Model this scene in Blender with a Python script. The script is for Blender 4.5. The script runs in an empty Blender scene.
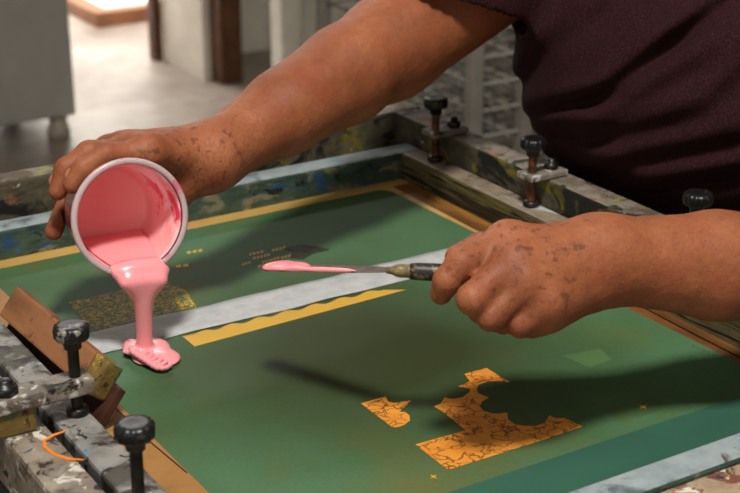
import bpy, bmesh, math, random
import numpy as np
from mathutils import Vector, Matrix
random.seed(7)
scn = bpy.context.scene
COL = scn.collection
V3 = lambda *a: np.array(a, float)

# ------------------------------------------------------------------ measures
F, CX, CY = 1526.0, 370.0, 246.5
PITCH = math.atan(600/1526)
CP, SP = math.cos(PITCH), math.sin(PITCH)
AZ = math.radians(58)
RIGHT = V3(math.sin(AZ), -math.cos(AZ), 0)
FWD = V3(math.cos(AZ), math.sin(AZ), 0)
ZM = 1.00                       # height of the stretched mesh
H = 0.55                        # eye above the mesh
EYE = V3(0, 0, ZM+H)
UPV = V3(0, 0, 1)
VIEW = FWD*CP - UPV*SP
CUP = FWD*SP + UPV*CP

def ray(px, py):
    return (RIGHT*(px-CX) - CUP*(py-CY) + VIEW*F)/F
def J(px, py, d):               # point seen at a pixel, at depth d
    return EYE + ray(px, py)*d
def P(px, py, z=0.0):           # point seen at a pixel, z above the mesh
    r = ray(px, py)
    return EYE + r*((ZM+z-EYE[2])/r[2])
def floor_at(px, py):
    return P(px, py, -ZM)
def W(rx, fwd, z):
    p = RIGHT*rx + FWD*fwd
    return V3(p[0], p[1], z)

# ------------------------------------------------------------------ materials
def lin(c):
    return tuple(((x/255)/12.92 if x/255 <= .04045 else ((x/255+.055)/1.055)**2.4) for x in c)+(1.0,)

class Mat:
    def __init__(s, name, rough=.6, spec=.4, metal=0.0):
        s.m = bpy.data.materials.new(name); s.m.use_nodes = True
        s.nt = s.m.node_tree; s.n = s.nt.nodes; s.l = s.nt.links
        s.b = s.n['Principled BSDF']
        s.b.inputs['Roughness'].default_value = rough
        s.b.inputs['Specular IOR Level'].default_value = spec
        s.b.inputs['Metallic'].default_value = metal
        s.tc = s.n.new('ShaderNodeTexCoord')
    def mapping(s, scale=(1,1,1), loc=(0,0,0), rot=(0,0,0)):
        mp = s.n.new('ShaderNodeMapping'); s.l.new(s.tc.outputs['Object'], mp.inputs[0])
        mp.inputs['Scale'].default_value = scale; mp.inputs['Location'].default_value = loc
        mp.inputs['Rotation'].default_value = rot
        return mp.outputs[0]
    def noise(s, scale, detail=4, rough=.55, dist=0.0, stretch=(1,1,1), loc=(0,0,0), rot=(0,0,0)):
        t = s.n.new('ShaderNodeTexNoise'); s.l.new(s.mapping(stretch, loc, rot), t.inputs['Vector'])
        t.inputs['Scale'].default_value = scale; t.inputs['Detail'].default_value = detail
        t.inputs['Roughness'].default_value = rough; t.inputs['Distortion'].default_value = dist
        return t.outputs['Fac']
    def voro(s, scale, feature='DISTANCE_TO_EDGE', loc=(0,0,0), stretch=(1,1,1)):
        t = s.n.new('ShaderNodeTexVoronoi'); t.feature = feature
        s.l.new(s.mapping(stretch, loc), t.inputs['Vector']); t.inputs['Scale'].default_value = scale
        return t.outputs['Distance']
    def ramp(s, fac, stops, interp='LINEAR'):
        r = s.n.new('ShaderNodeValToRGB'); s.l.new(fac, r.inputs[0]); r.color_ramp.interpolation = interp
        e = r.color_ramp.elements
        while len(e) < len(stops): e.new(.5)
        for el, (p, c) in zip(e, stops):
            el.position = p; el.color = c if not isinstance(c, (int, float)) else (c, c, c, 1)
        return r.outputs[0]
    def mix(s, fac, a, b, mode='MIX'):
        m = s.n.new('ShaderNodeMix'); m.data_type = 'RGBA'; m.blend_type = mode
        if isinstance(fac, (int, float)): m.inputs[0].default_value = fac
        else: s.l.new(fac, m.inputs[0])
        for k, v in ((6, a), (7, b)):
            if isinstance(v, tuple): m.inputs[k].default_value = v
            else: s.l.new(v, m.inputs[k])
        return m.outputs[2]
    def math(s, op, a, b=None):
        m = s.n.new('ShaderNodeMath'); m.operation = op
        for k, v in ((0, a), (1, b)):
            if v is None: continue
            if isinstance(v, (int, float)): m.inputs[k].default_value = v
            else: s.l.new(v, m.inputs[k])
        return m.outputs[0]
    def color(s, c):
        if isinstance(c, tuple): s.b.inputs['Base Color'].default_value = c
        else: s.l.new(c, s.b.inputs['Base Color'])
        return s
    def rough(s, v): s.l.new(v, s.b.inputs['Roughness']); return s
    def bump(s, h, strength=.3, dist=.002):
        prev = s.b.inputs['Normal'].links
        b = s.n.new('ShaderNodeBump'); b.inputs['Strength'].default_value = strength
        b.inputs['Distance'].default_value = dist; s.l.new(h, b.inputs['Height'])
        if prev: s.l.new(prev[0].from_socket, b.inputs['Normal'])
        s.l.new(b.outputs[0], s.b.inputs['Normal'])
        return s

def plain(name, c, rough=.5, spec=.4, metal=0, var=.12, scale=30):
    m = Mat(name, rough, spec, metal)
    c2 = tuple(min(1, x*(1-var*2)) for x in c[:3])+(1,)
    c3 = tuple(min(1, x*(1+var)) for x in c[:3])+(1,)
    m.color(m.ramp(m.noise(scale), [(.3, c2), (.7, c3)]))
    return m

def painted(name, base, layers, rough=.55, bump=.5, streak=(1,1,1), seed=0):
    """old paint over a worn surface: patches of many colours"""
    m = Mat(name, rough, .35)
    c = m.ramp(m.noise(40, 6, .65, loc=(seed, 0, 0), stretch=streak), [(.3, base[0]), (.7, base[1])])
    for i, (col, sc, th, soft) in enumerate(layers):
        f = m.noise(sc, 5, .62, .6, streak, (seed+3.7*i, 1.3*i+seed, 2.1*i))
        c = m.mix(m.ramp(f, [(th, 0.0), (th+soft, 1.0)]), c, col)
    m.color(c)
    m.bump(m.noise(70, 6, .7, .4, streak, (seed, seed, 0)), bump, .003)
    return m

# ------------------------------------------------------------------ objects
def tag(o, label=None, cat=None, group=None, kind=None):
    if label: o['label'] = label
    if cat: o['category'] = cat
    if group: o['group'] = group
    if kind: o['kind'] = kind
    return o
def thing(name, label, cat, loc=(0,0,0), group=None):
    o = bpy.data.objects.new(name, None); COL.objects.link(o); o.location = loc
    o.empty_display_size = .05
    return tag(o, label, cat, group)
def link(name, me, mats, parent=None, loc=None, rot=None):
    o = bpy.data.objects.new(name, me); COL.objects.link(o)
    if not isinstance(mats, (list, tuple)): mats = [mats]
    for m in mats: me.materials.append(m.m if isinstance(m, Mat) else m)
    if loc is not None: o.location = loc
    if rot is not None: o.rotation_euler = rot
    if parent is not None:
        o.parent = parent
        # geometry is written in world coordinates unless loc is given
        if loc is None: o.matrix_parent_inverse = Matrix.Translation(parent.location).inverted()
    return o
def bm_link(name, bm, mats, parent=None, loc=None, rot=None, smooth=False):
    me = bpy.data.meshes.new(name); bmesh.ops.recalc_face_normals(bm, faces=bm.faces)
    bm.to_mesh(me); bm.free()
    if smooth:
        me.polygons.foreach_set('use_smooth', [True]*len(me.polygons))
    return link(name, me, mats, parent, loc, rot)
def box(bm, lo, hi, bev=0.0, mat=0):
    vs = [bm.verts.new((x, y, z)) for x in (lo[0], hi[0]) for y in (lo[1], hi[1]) for z in (lo[2], hi[2])]
    idx = [(0,1,3,2), (4,6,7,5), (0,4,5,1), (2,3,7,6), (0,2,6,4), (1,5,7,3)]
    fs = [bm.faces.new([vs[i] for i in f]) for f in idx]
    for f in fs: f.material_index = mat
    if bev > 0:
        es = {e for f in fs for e in f.edges}
        r = bmesh.ops.bevel(bm, geom=list(es), offset=bev, segments=2, affect='EDGES', profile=.6)
        for f in r['faces']: f.material_index = mat
    return fs
def obox(bm, c, ax, half, bev=0.0):
    """oriented box; ax = three unit vectors"""
    b2 = bmesh.new(); box(b2, [-h for h in half], half, bev)
    M = Matrix(((ax[0][0], ax[1][0], ax[2][0], c[0]), (ax[0][1], ax[1][1], ax[2][1], c[1]), (ax[0][2], ax[1][2], ax[2][2], c[2]), (0,0,0,1)))
    b2.transform(M)
    me = bpy.data.meshes.new('tmp'); b2.to_mesh(me); b2.free(); bm.from_mesh(me); bpy.data.meshes.remove(me)
def frame_of(n):
    n = n/np.linalg.norm(n)
    a = V3(0,0,1) if abs(n[2]) < .9 else V3(1,0,0)
    u = np.cross(a, n); u /= np.linalg.norm(u)
    return u, np.cross(n, u), n
def lathe(bm, prof, c=(0,0,0), axis=(0,0,1), seg=48, closed=False, squash=None, mat=0):
    """prof: list of (radius, height along axis)"""
    u, v, n = frame_of(np.array(axis, float)); c = np.array(c, float); rings = []
    for r, h in prof:
        if r <= 1e-6: rings.append([bm.verts.new(c+n*h)])
        else:
            rings.append([bm.verts.new(c+n*h+(u*math.cos(t)+v*math.sin(t))*(r*(squash(t) if squash else 1))) for t in [2*math.pi*k/seg for k in range(seg)]])
    prs = list(zip(rings[:-1], rings[1:]))
    if closed: prs.append((rings[-1], rings[0]))
    for A, B in prs:
        for k in range(seg):
            k2 = (k+1) % seg
            if len(A) == 1 and len(B) == 1: continue
            if len(A) == 1: f = bm.faces.new((A[0], B[k], B[k2]))
            elif len(B) == 1: f = bm.faces.new((A[k], B[0], A[k2]))
            else: f = bm.faces.new((A[k], B[k], B[k2], A[k2]))
            f.smooth = True; f.material_index = mat
def rod(bm, a, b, r, seg=10):
    a = np.array(a, float); b = np.array(b, float); L = np.linalg.norm(b-a)
    lathe(bm, [(0,0), (r,0), (r,L), (0,L)], a, (b-a)/L, seg)
    for f in bm.faces: pass
def prism(bm, pts, z0, z1, mat=0):
    """flat outline (world xy) extruded from z0 to z1"""
    lo = [bm.verts.new((p[0], p[1], z0)) for p in pts]; hi = [bm.verts.new((p[0], p[1], z1)) for p in pts]
    n = len(pts); fs = [bm.faces.new(hi), bm.faces.new(lo[::-1])]
    for i in range(n): fs.append(bm.faces.new((lo[i], lo[(i+1) % n], hi[(i+1) % n], hi[i])))
    for f in fs: f.material_index = mat
def sub(o, part):                 # a sub-part under a part (all geometry is in world coordinates)
    o.parent = part
    M_ = part.matrix_parent_inverse.copy(); P_ = Matrix.Translation(part.parent.location) if part.parent else Matrix()
    o.matrix_parent_inverse = (P_ @ M_).inverted(); return o
def structure(o): o['kind'] = 'structure'; return o

# ------------------------------------------------------------------ smooth solids (distance fields -> one continuous mesh)
def smin(a, b, k):
    h = np.clip(.5+.5*(b-a)/k, 0, 1)
    return b*(1-h)+a*h-k*h*(1-h)
class Cap:
    def __init__(s, a, b, ra, rb): s.a, s.b, s.ra, s.rb = np.array(a), np.array(b), ra, rb
    def __call__(s, p):
        ab = s.b-s.a; q = p-s.a
        t = np.clip(q@ab/max(ab@ab, 1e-12), 0, 1)
        return np.sqrt(((q-t[:, None]*ab)**2).sum(1))-(s.ra+(s.rb-s.ra)*t)
    def bound(s): return (s.a+s.b)/2, np.linalg.norm(s.a-s.b)/2+max(s.ra, s.rb)
class Ell:
    def __init__(s, c, r, ax=None): s.c, s.r, s.ax = np.array(c), np.array(r), (np.eye(3) if ax is None else np.array(ax))
    def __call__(s, p):
        q = (p-s.c)@s.ax.T
        k0 = np.sqrt(((q/s.r)**2).sum(1)); k1 = np.sqrt(((q/s.r**2)**2).sum(1))+1e-9
        return k0*(k0-1)/k1
    def bound(s): return s.c, max(s.r)
class U:
    """smooth union"""
    def __init__(s, k, *items):
        s.k = k; s.items = [i for i in items]
        bs = [i.bound() for i in s.items]
        c = np.mean([b[0] for b in bs], 0); s.bc = c; s.br = max(np.linalg.norm(b[0]-c)+b[1] for b in bs)
    def bound(s): return s.bc, s.br
    def __call__(s, p):
        c = (p.max(0)+p.min(0))/2; R = np.linalg.norm(p.max(0)-c)
        d = None
        for i in s.items:
            b, r = i.bound()
            if np.linalg.norm(b-c) > r+R+.06 and len(p) < 9000:
                continue
            e = i(p); d = e if d is None else smin(d, e, s.k)
        if d is None:
            return np.full(len(p), max(.05, np.linalg.norm(s.bc-c)-s.br-R))
        return d
class Fn:
    def __init__(s, f, c, r): s.f, s.c, s.r = f, c, r
    def __call__(s, p): return s.f(p)
    def bound(s): return s.c, s.r
def chain(pts, rad, k=.004):
    return U(k, *[Cap(pts[i], pts[i+1], rad[i], rad[i+1]) for i in range(len(pts)-1)])

def sdf_mesh(name, f, lo, hi, vox, relax=(.5, -.52, .5, -.52)):
    B = 12; lo = np.array(lo, float); hi = np.array(hi, float)
    nb = np.maximum(1, np.ceil((hi-lo)/(vox*B)).astype(int)); N = nb*B+4
    bi = np.stack(np.meshgrid(*[np.arange(n) for n in nb], indexing='ij'), -1).reshape(-1, 3)
    cen = lo+(bi+.5)*B*vox; R = B*vox*math.sqrt(3)/2
    d = np.concatenate([f(cen[i:i+1]) for i in range(0, len(cen))]) if len(cen) < 200000 else f(cen)
    act = bi[np.abs(d) < R*1.5+.004]
    g = np.stack(np.meshgrid(*[np.arange(B+1)]*3, indexing='ij'), -1)
    gid = lambda ijk: (ijk[..., 0]*N[1]+ijk[..., 1])*N[2]+ijk[..., 2]
    VI, VP, Q = [], [], []
    offs = [(a, b, c) for a in (0, 1) for b in (0, 1) for c in (0, 1)]
    for b in act:
        base = b*B
        pts = lo+(base+g)*vox
        s = f(pts.reshape(-1, 3)).reshape(B+1, B+1, B+1)
        neg = s < 0
        if neg.all() or not neg.any(): continue
        cnt = sum(neg[o[0]:B+o[0], o[1]:B+o[1], o[2]:B+o[2]].astype(np.int8) for o in offs)
        ci = np.argwhere((cnt > 0) & (cnt < 8))
        if len(ci) == 0: continue
        acc = np.zeros((len(ci), 3)); nn = np.zeros(len(ci))
        for ax in range(3):
            for o in offs:
                if o[ax]: continue
                o2 = list(o); o2[ax] = 1
                i0 = ci+np.array(o); i1 = ci+np.array(o2)
                a = s[tuple(i0.T)]; c = s[tuple(i1.T)]
                m = (a < 0) != (c < 0)
                t = np.where(m, a/np.where(m, a-c, 1), 0)
                pt = i0.astype(float); pt[:, ax] += t
                acc[m] += pt[m]; nn[m] += 1
        VI.append(gid(base+ci)); VP.append(lo+(base+acc/nn[:, None])*vox)
        for ax in range(3):
            a = s[:B, :B, :B]
            c = s[tuple(slice(1, B+1) if k == ax else slice(0, B) for k in range(3))]
            e = np.argwhere((a < 0) != (c < 0))
            if len(e) == 0: continue
            flip = a[tuple(e.T)] < 0
            y, z = (ax+1) % 3, (ax+2) % 3
            G = base+e; cs = []
            for (dy, dz) in ((-1, -1), (0, -1), (0, 0), (-1, 0)):
                h = G.copy(); h[:, y] += dy; h[:, z] += dz; cs.append(gid(h))
            q = np.stack(cs, 1); q[~flip] = q[~flip][:, ::-1]
            ok = (G[:, y] > 0) & (G[:, z] > 0)
            Q.append(q[ok])
    VI = np.concatenate(VI); VP = np.concatenate(VP); Q = np.concatenate(Q)
    o = np.argsort(VI); VI = VI[o]; VP = VP[o]
    ix = np.searchsorted(VI, Q); ix = np.minimum(ix, len(VI)-1)
    ok = (VI[ix] == Q).all(1); ix = ix[ok]
    # light relaxation removes grid ripple
    for lam in relax:
        acc = np.zeros_like(VP); n = np.zeros(len(VP))
        for k in range(4):
            i, j = ix[:, k], ix[:, (k+1) % 4]
            np.add.at(acc, i, VP[j]); np.add.at(acc, j, VP[i]); np.add.at(n, i, 1); np.add.at(n, j, 1)
        VP = VP+lam*(acc/np.maximum(n, 1)[:, None]-VP)
    me = bpy.data.meshes.new(name)
    me.vertices.add(len(VP)); me.vertices.foreach_set('co', VP.astype(np.float32).ravel())
    me.loops.add(len(ix)*4); me.loops.foreach_set('vertex_index', ix.astype(np.int32).ravel())
    me.polygons.add(len(ix)); me.polygons.foreach_set('loop_start', np.arange(0, len(ix)*4, 4, dtype=np.int32))
    try: me.polygons.foreach_set('loop_total', np.full(len(ix), 4, np.int32))
    except Exception: pass
    me.update(calc_edges=True); me.validate()
    me.polygons.foreach_set('use_smooth', [True]*len(me.polygons))
    return me

# ================================================================== MATERIALS
M_green = Mat('screen_emulsion', .5, .1)
g = M_green.ramp(M_green.noise(5, 3, .5, .3), [(.25, lin((66, 86, 50))), (.5, lin((74, 106, 72))), (.75, lin((82, 118, 88)))])
g = M_green.mix(M_green.ramp(M_green.noise(7, 3, .5, .2, loc=(4, 2, 0)), [(.54, 0.0), (.74, .55)]), g, lin((110, 96, 44)))
g = M_green.mix(M_green.ramp(M_green.noise(260, 2), [(.35, 0.0), (.75, .16)]), g, lin((40, 66, 40)))
stain_shade = M_green.n.new('ShaderNodeVectorMath'); stain_shade.operation = 'DISTANCE'
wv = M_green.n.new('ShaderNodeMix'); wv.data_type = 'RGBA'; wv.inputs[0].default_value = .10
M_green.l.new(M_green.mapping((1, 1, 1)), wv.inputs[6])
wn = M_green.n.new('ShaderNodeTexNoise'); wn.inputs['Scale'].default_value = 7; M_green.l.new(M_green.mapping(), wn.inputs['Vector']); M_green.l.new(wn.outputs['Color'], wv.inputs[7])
M_green.l.new(wv.outputs[2], stain_shade.inputs[0]); sc_ = P(375, 358); stain_shade.inputs[1].default_value = (sc_[0]*.9+.05, sc_[1]*.9+.05, sc_[2]*.9+.05)
g = M_green.mix(M_green.ramp(stain_shade.outputs['Value'], [(.06, .84), (.21, 0.0)]), g, lin((46, 45, 22)))     # brownish stain, darkened to paint in the soft shade left of the knife hand
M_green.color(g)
M_green.bump(M_green.noise(700, 1), .12, .0006)
M_dgreen = plain('double_emulsion', lin((52, 92, 76)), .5, .1, var=.1, scale=8)
M_faint = plain('thin_emulsion', lin((77, 104, 66)), .5, .1, var=.1, scale=12)
M_yellow = Mat('bare_yellow_mesh', .5, .35)
c = M_yellow.ramp(M_yellow.noise(9, 3, .5, 0, (1, 1, 1)), [(.3, lin((176, 138, 72))), (.7, lin((204, 168, 92)))])
c = M_yellow.mix(M_yellow.ramp(M_yellow.noise(13, 4, .6, .4, loc=(2, 5, 0)), [(.5, 0.0), (.66, .8)]), c, lin((205, 148, 104)))
c = M_yellow.mix(M_yellow.ramp(M_yellow.noise(22, 4, .6, .5, loc=(7, 1, 0)), [(.6, 0.0), (.7, .75)]), c, lin((132, 74, 40)))
M_yellow.color(c)
M_rust = Mat('brown_stained_border', .5, .35)
c = M_rust.ramp(M_rust.noise(10, 4, .6, .2, (3, .5, 1)), [(.32, lin((78, 48, 24))), (.55, lin((122, 78, 38))), (.75, lin((176, 124, 48)))])
M_rust.color(c)
M_tan = Mat('tan_border', .5, .35)
M_tan.color(M_tan.ramp(M_tan.noise(12, 4, .6, .2), [(.3, lin((116, 80, 46))), (.7, lin((170, 124, 70)))]))
M_strip = plain('open_yellow_stencil', lin((204, 158, 46)), .5, .3, var=.06, scale=18)
M_orange = Mat('open_orange_stencil', .5, .3)
oc = M_orange.ramp(M_orange.noise(20, 3), [(.3, lin((206, 126, 40))), (.7, lin((226, 152, 58)))])
wob = M_orange.n.new('ShaderNodeTexNoise'); M_orange.l.new(M_orange.mapping(), wob.inputs['Vector']); wob.inputs['Scale'].default_value = 90
vadd = M_orange.n.new('ShaderNodeMix'); vadd.data_type = 'RGBA'; vadd.inputs[0].default_value = .018
M_orange.l.new(M_orange.mapping(), vadd.inputs[6]); M_orange.l.new(wob.outputs['Color'], vadd.inputs[7])
vo = M_orange.n.new('ShaderNodeTexVoronoi'); vo.feature = 'DISTANCE_TO_EDGE'; vo.inputs['Scale'].default_value = 95
M_orange.l.new(vadd.outputs[2], vo.inputs['Vector'])
crack = M_orange.math('MULTIPLY', M_orange.ramp(vo.outputs['Distance'], [(.03, 1.0), (.08, 0.0)]), M_orange.ramp(M_orange.noise(50, 2), [(.42, 0.15), (.5, 1.0)]))
M_orange.color(M_orange.mix(crack, oc, lin((120, 72, 30))))
M_speck = Mat('speckled_stencil', .5, .1)
sn = M_speck.noise(270, 3, .6, 1.2, (1, 1.4, 1))
M_speck.color(M_speck.mix(M_speck.ramp(sn, [(.505, 0.0), (.545, 1.0)]), lin((66, 92, 54)), lin((206, 166, 58))))
M_dark_ink = plain('dried_dark_ink', lin((60, 62, 40)), .5, .1, var=.4, scale=60)
M_tape = Mat('white_tape', .6, .3)
M_tape.color(M_tape.ramp(M_tape.noise(60, 4), [(.3, lin((166, 168, 170))), (.7, lin((190, 191, 191)))]))
M_tape.bump(M_tape.noise(30, 3, .5, 0, (1, 5, 1)), .3, .001)

GREY = [lin((120, 116, 108)), lin((160, 155, 146))]
M_farrail = painted('painted_far_rail', [lin((40, 62, 56)), lin((78, 98, 84))],
    [(lin((128, 124, 100)), 22, .56, .08), (lin((44, 78, 112)), 26, .6, .05), (lin((36, 36, 30)), 30, .6, .05), (lin((190, 172, 60)), 40, .69, .03), (lin((40, 110, 150)), 34, .68, .04)], .5, .5, (1, 2.2, 2.2), 1)
M_railtop = painted('grey_blue_rail_top', [lin((122, 134, 140)), lin((156, 166, 168))],
    [(lin((88, 98, 102)), 22, .54, .1), (lin((92, 200, 204)), 26, .66, .04), (lin((84, 74, 64)), 30, .64, .06)], .55, .3, (1, 1, 1), 4)
M_sidrail = painted('painted_dark_rail', [lin((62, 56, 40)), lin((112, 100, 66))],
    [(lin((104, 112, 32)), 6, .64, .06), (lin((34, 30, 24)), 9, .52, .06), (lin((150, 138, 60)), 13, .6, .06), (lin((50, 92, 84)), 34, .66, .05), (lin((26, 22, 18)), 12, .57, .04), (lin((168, 160, 140)), 18, .64, .05)], .55, .5, (3, .35, 5), 7)
M_sidtop = painted('worn_rail_top', [lin((118, 104, 86)), lin((150, 136, 116))],
    [(lin((180, 186, 190)), 9, .55, .06), (lin((72, 62, 46)), 24, .58, .08), (lin((186, 166, 60)), 30, .68, .04)], .55, .4, (1, 1, 1), 9)
M_olive = painted('olive_stained_bar', [lin((58, 54, 42)), lin((98, 90, 72))],
    [(lin((112, 102, 30)), 12, .53, .05), (lin((30, 30, 28)), 14, .52, .06), (lin((190, 180, 160)), 30, .66, .03), (lin((120, 84, 60)), 26, .62, .05)], .6, .6, (1, 1, 1.6), 12)
M_bartop = painted('pale_crusted_bar', [lin((96, 86, 74)), lin((150, 140, 126))],
    [(lin((150, 146, 56)), 20, .60, .05), (lin((92, 76, 62)), 22, .52, .06), (lin((150, 90, 80)), 34, .64, .04), (lin((48, 42, 36)), 26, .55, .05)], .6, .7, (1, 1, 1), 15)
M_nearbar = painted('speckled_near_bar', [lin((142, 118, 96)), lin((182, 160, 134))],
    [(lin((120, 72, 60)), 60, .53, .04), (lin((214, 206, 196)), 55, .58, .04), (lin((176, 136, 40)), 70, .62, .04), (lin((64, 52, 46)), 66, .6, .04), (lin((226, 170, 190)), 44, .69, .03)], .6, .7, (1, 1, 1), 21)
M_leftbar = painted('worn_grey_press_arm', [lin((112, 102, 90)), lin((160, 148, 132))],
    [(lin((84, 70, 56)), 22, .50, .08), (lin((200, 194, 182)), 48, .59, .04), (lin((48, 40, 34)), 70, .56, .05), (lin((92, 128, 140)), 40, .67, .04), (lin((170, 150, 110)), 22, .64, .05)], .5, .5, (1, 1, 1), 27)
M_leftrail = painted('worn_blue_rail', [lin((112, 110, 106)), lin((150, 148, 142))],
    [(lin((74, 70, 62)), 24, .50, .08), (lin((90, 134, 160)), 50, .65, .05), (lin((46, 40, 36)), 66, .55, .05), (lin((200, 196, 190)), 32, .65, .04)], .5, .4, (1, 1, 1), 31)
M_bracket = painted('splattered_bracket', [lin((74, 64, 56)), lin((146, 136, 124))],
    [(lin((196, 190, 184)), 60, .56, .05), (lin((210, 130, 40)), 90, .66, .03), (lin((120, 90, 130)), 80, .66, .04), (lin((36, 30, 28)), 50, .56, .06)], .5, .7, (1, 1, 1), 36)
M_squeegee = Mat('squeegee_wood', .5, .4)
c = M_squeegee.ramp(M_squeegee.noise(16, 5, .6, .4, (1, .25, 1)), [(.3, lin((92, 58, 38))), (.5, lin((140, 92, 60))), (.72, lin((164, 114, 76)))])
c = M_squeegee.mix(M_squeegee.ramp(M_squeegee.noise(55, 4, .6), [(.6, 0.0), (.66, .85)]), c, lin((84, 60, 44)))
M_squeegee.color(c); M_squeegee.bump(M_squeegee.noise(60, 4, .6, .2, (1, .2, 1)), .3, .002)
M_sqend = painted('ink_crusted_wood', [lin((96, 78, 40)), lin((138, 112, 58))],
    [(lin((66, 92, 60)), 50, .55, .04), (lin((50, 40, 30)), 60, .56, .05), (lin((170, 140, 60)), 70, .62, .04), (lin((80, 140, 150)), 80, .68, .04)], .5, .6, (1, 1, 1), 41)
M_rubber = plain('squeegee_rubber', lin((78, 46, 36)), .5, .4, var=.25)
M_black = Mat('black_knob_plastic', .38, .5)
M_black.color(M_black.mix(M_black.ramp(M_black.noise(130, 3), [(.58, 0.0), (.66, .5)]), lin((16, 16, 17)), lin((74, 70, 66))))
M_blacksplat = Mat('splattered_knob_plastic', .4, .5)
M_blacksplat.color(M_blacksplat.mix(M_blacksplat.ramp(M_blacksplat.noise(85, 3, .6, .3), [(.60, 0.0), (.66, .7)]), lin((18, 18, 20)), lin((150, 144, 132))))
M_stem = plain('dark_steel', lin((46, 42, 38)), .4, .5, .5, .3, 120)
M_copper = plain('stained_steel', lin((110, 66, 44)), .45, .4, .3, .4, 90)
M_orangepaint = plain('orange_paint', lin((236, 128, 32)), .45, .4, var=.1)
M_slot = plain('black_slot', lin((14, 13, 12)), .7, .2)
M_table = plain('dark_table', lin((38, 34, 30)), .7, .3, var=.3, scale=8)
M_undertop = plain('printing_bed', lin((96, 92, 84)), .6, .3)

# skin
M_skin = Mat('weathered_skin', .55, .3)
M_skin.b.inputs['Subsurface Weight'].default_value = .08
M_skin.b.inputs['Subsurface Radius'].default_value = (.6, .22, .12)
M_skin.b.inputs['Subsurface Scale'].default_value = .005
c = M_skin.ramp(M_skin.noise(14, 4, .6), [(.3, lin((124, 68, 42))), (.55, lin((152, 90, 58))), (.75, lin((172, 108, 74)))])
c = M_skin.mix(M_skin.ramp(M_skin.noise(30, 3, .6, loc=(3, 1, 5)), [(.48, 0.0), (.72, .5)]), c, lin((140, 66, 46)))
c = M_skin.mix(M_skin.ramp(M_skin.noise(95, 3, .6, loc=(1, 8, 2)), [(.60, 0.0), (.72, .35)]), c, lin((110, 60, 42)))
c = M_skin.mix(M_skin.ramp(M_skin.noise(210, 3, .6, loc=(1, 3, 2)), [(.58, 0.0), (.70, .35)]), c, lin((112, 62, 42)))
c = M_skin.mix(M_skin.ramp(M_skin.noise(430, 2, .5, loc=(5, 3, 2)), [(.3, .35), (.55, 0.0)]), c, lin((122, 66, 44)))
hd = None
for cc_, rr_ in ((J(192, 160, 1.28), .085), (J(520, 245, 1.07), .085)):      # ink and age stains on the backs of the hands
    dn = M_skin.n.new('ShaderNodeVectorMath'); dn.operation = 'DISTANCE'; M_skin.l.new(M_skin.tc.outputs['Object'], dn.inputs[0]); dn.inputs[1].default_value = tuple(cc_)
    f_ = M_skin.ramp(dn.outputs['Value'], [(rr_*.5, 1.0), (rr_, 0.0)])
    hd = f_ if hd is None else M_skin.math('ADD', hd, f_)
c = M_skin.mix(M_skin.math('MULTIPLY', hd, M_skin.ramp(M_skin.noise(130, 3, .55, .0, loc=(6, 2, 7)), [(.57, 0.0), (.66, .62)])), c, lin((78, 42, 34)))
M_skin.color(c)
M_skin.bump(M_skin.noise(85, 4, .6, .3), .38, .0028)
M_skin.bump(M_skin.voro(460), .35, .0008)
M_nail = plain('fingernail', lin((168, 108, 80)), .4, .4, var=.12, scale=200)
M_nail_dirty = plain('grimy_fingernail', lin((108, 74, 60)), .4, .45, var=.2, scale=300)
M_shirt = Mat('maroon_heather_cotton', .92, .12)
M_shirt.color(M_shirt.mix(M_shirt.ramp(M_shirt.noise(800, 2, .5, 0, (1, 1, .6)), [(.42, 0.0), (.68, 1.0)]), lin((34, 14, 17)), lin((57, 29, 33))))
M_shirt.bump(M_shirt.noise(800, 2), .15, .0005)
M_trouser = plain('dark_trousers', lin((40, 42, 50)), .9, .1, var=.15, scale=200)
M_shoe = plain('black_leather', lin((24, 22, 20)), .5, .4)
M_hair = plain('grey_black_hair', lin((52, 48, 46)), .6, .3, var=.4, scale=120)

# ink and cup
M_ink = Mat('wet_pink_ink', .22, .5)
M_ink.color(M_ink.ramp(M_ink.noise(12, 2), [(.3, lin((247, 150, 158))), (.7, lin((251, 162, 168)))]))
M_ink.b.inputs['Subsurface Weight'].default_value = .15
M_ink.b.inputs['Subsurface Radius'].default_value = (.8, .3, .3)
M_ink.b.inputs['Subsurface Scale'].default_value = .004
M_plastic = Mat('clear_cup_plastic', .1, .4)
M_plastic.color((.98, .84, .86, 1)); M_plastic.b.inputs['Transmission Weight'].default_value = 1.0; M_plastic.b.inputs['IOR'].default_value = 1.2
M_plastic.bump(M_plastic.noise(40, 2), .1, .001)
M_rim = Mat('milky_rim_plastic', .25, .5); M_rim.b.inputs['Transmission Weight'].default_value = .35
M_rim.color(M_rim.mix(M_rim.ramp(M_rim.noise(60, 4, .6, .6), [(.56, 0.0), (.63, .8)]), (.74, .56, .58, 1), lin((240, 120, 146))))
M_coat = Mat('smeared_pink_coat', .3, .5)
# background
M_floor = Mat('concrete_floor', .42, .5)
c = M_floor.ramp(M_floor.noise(2.2, 5, .6), [(.3, lin((110, 97, 86))), (.7, lin((160, 147, 135)))])
c = M_floor.mix(M_floor.ramp(M_floor.noise(6, 5, .65, .5, loc=(3, 3, 0)), [(.5, 0.0), (.7, .6)]), c, lin((96, 82, 72)))
M_floor.color(c); M_floor.rough(M_floor.ramp(M_floor.noise(4, 4), [(.3, .3), (.7, .5)]))
M_wall = plain('dirty_white_wall', lin((222, 214, 202)), .8, .2, var=.1, scale=5)
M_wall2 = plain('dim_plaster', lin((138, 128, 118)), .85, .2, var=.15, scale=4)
M_brown = plain('brown_timber', lin((92, 60, 40)), .6, .3, var=.25, scale=14)
M_cab = plain('grey_enamel', lin((168, 165, 158)), .5, .4, var=.06, scale=6)
M_cabfoot = plain('pale_foot', lin((176, 160, 150)), .6, .3)
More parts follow.
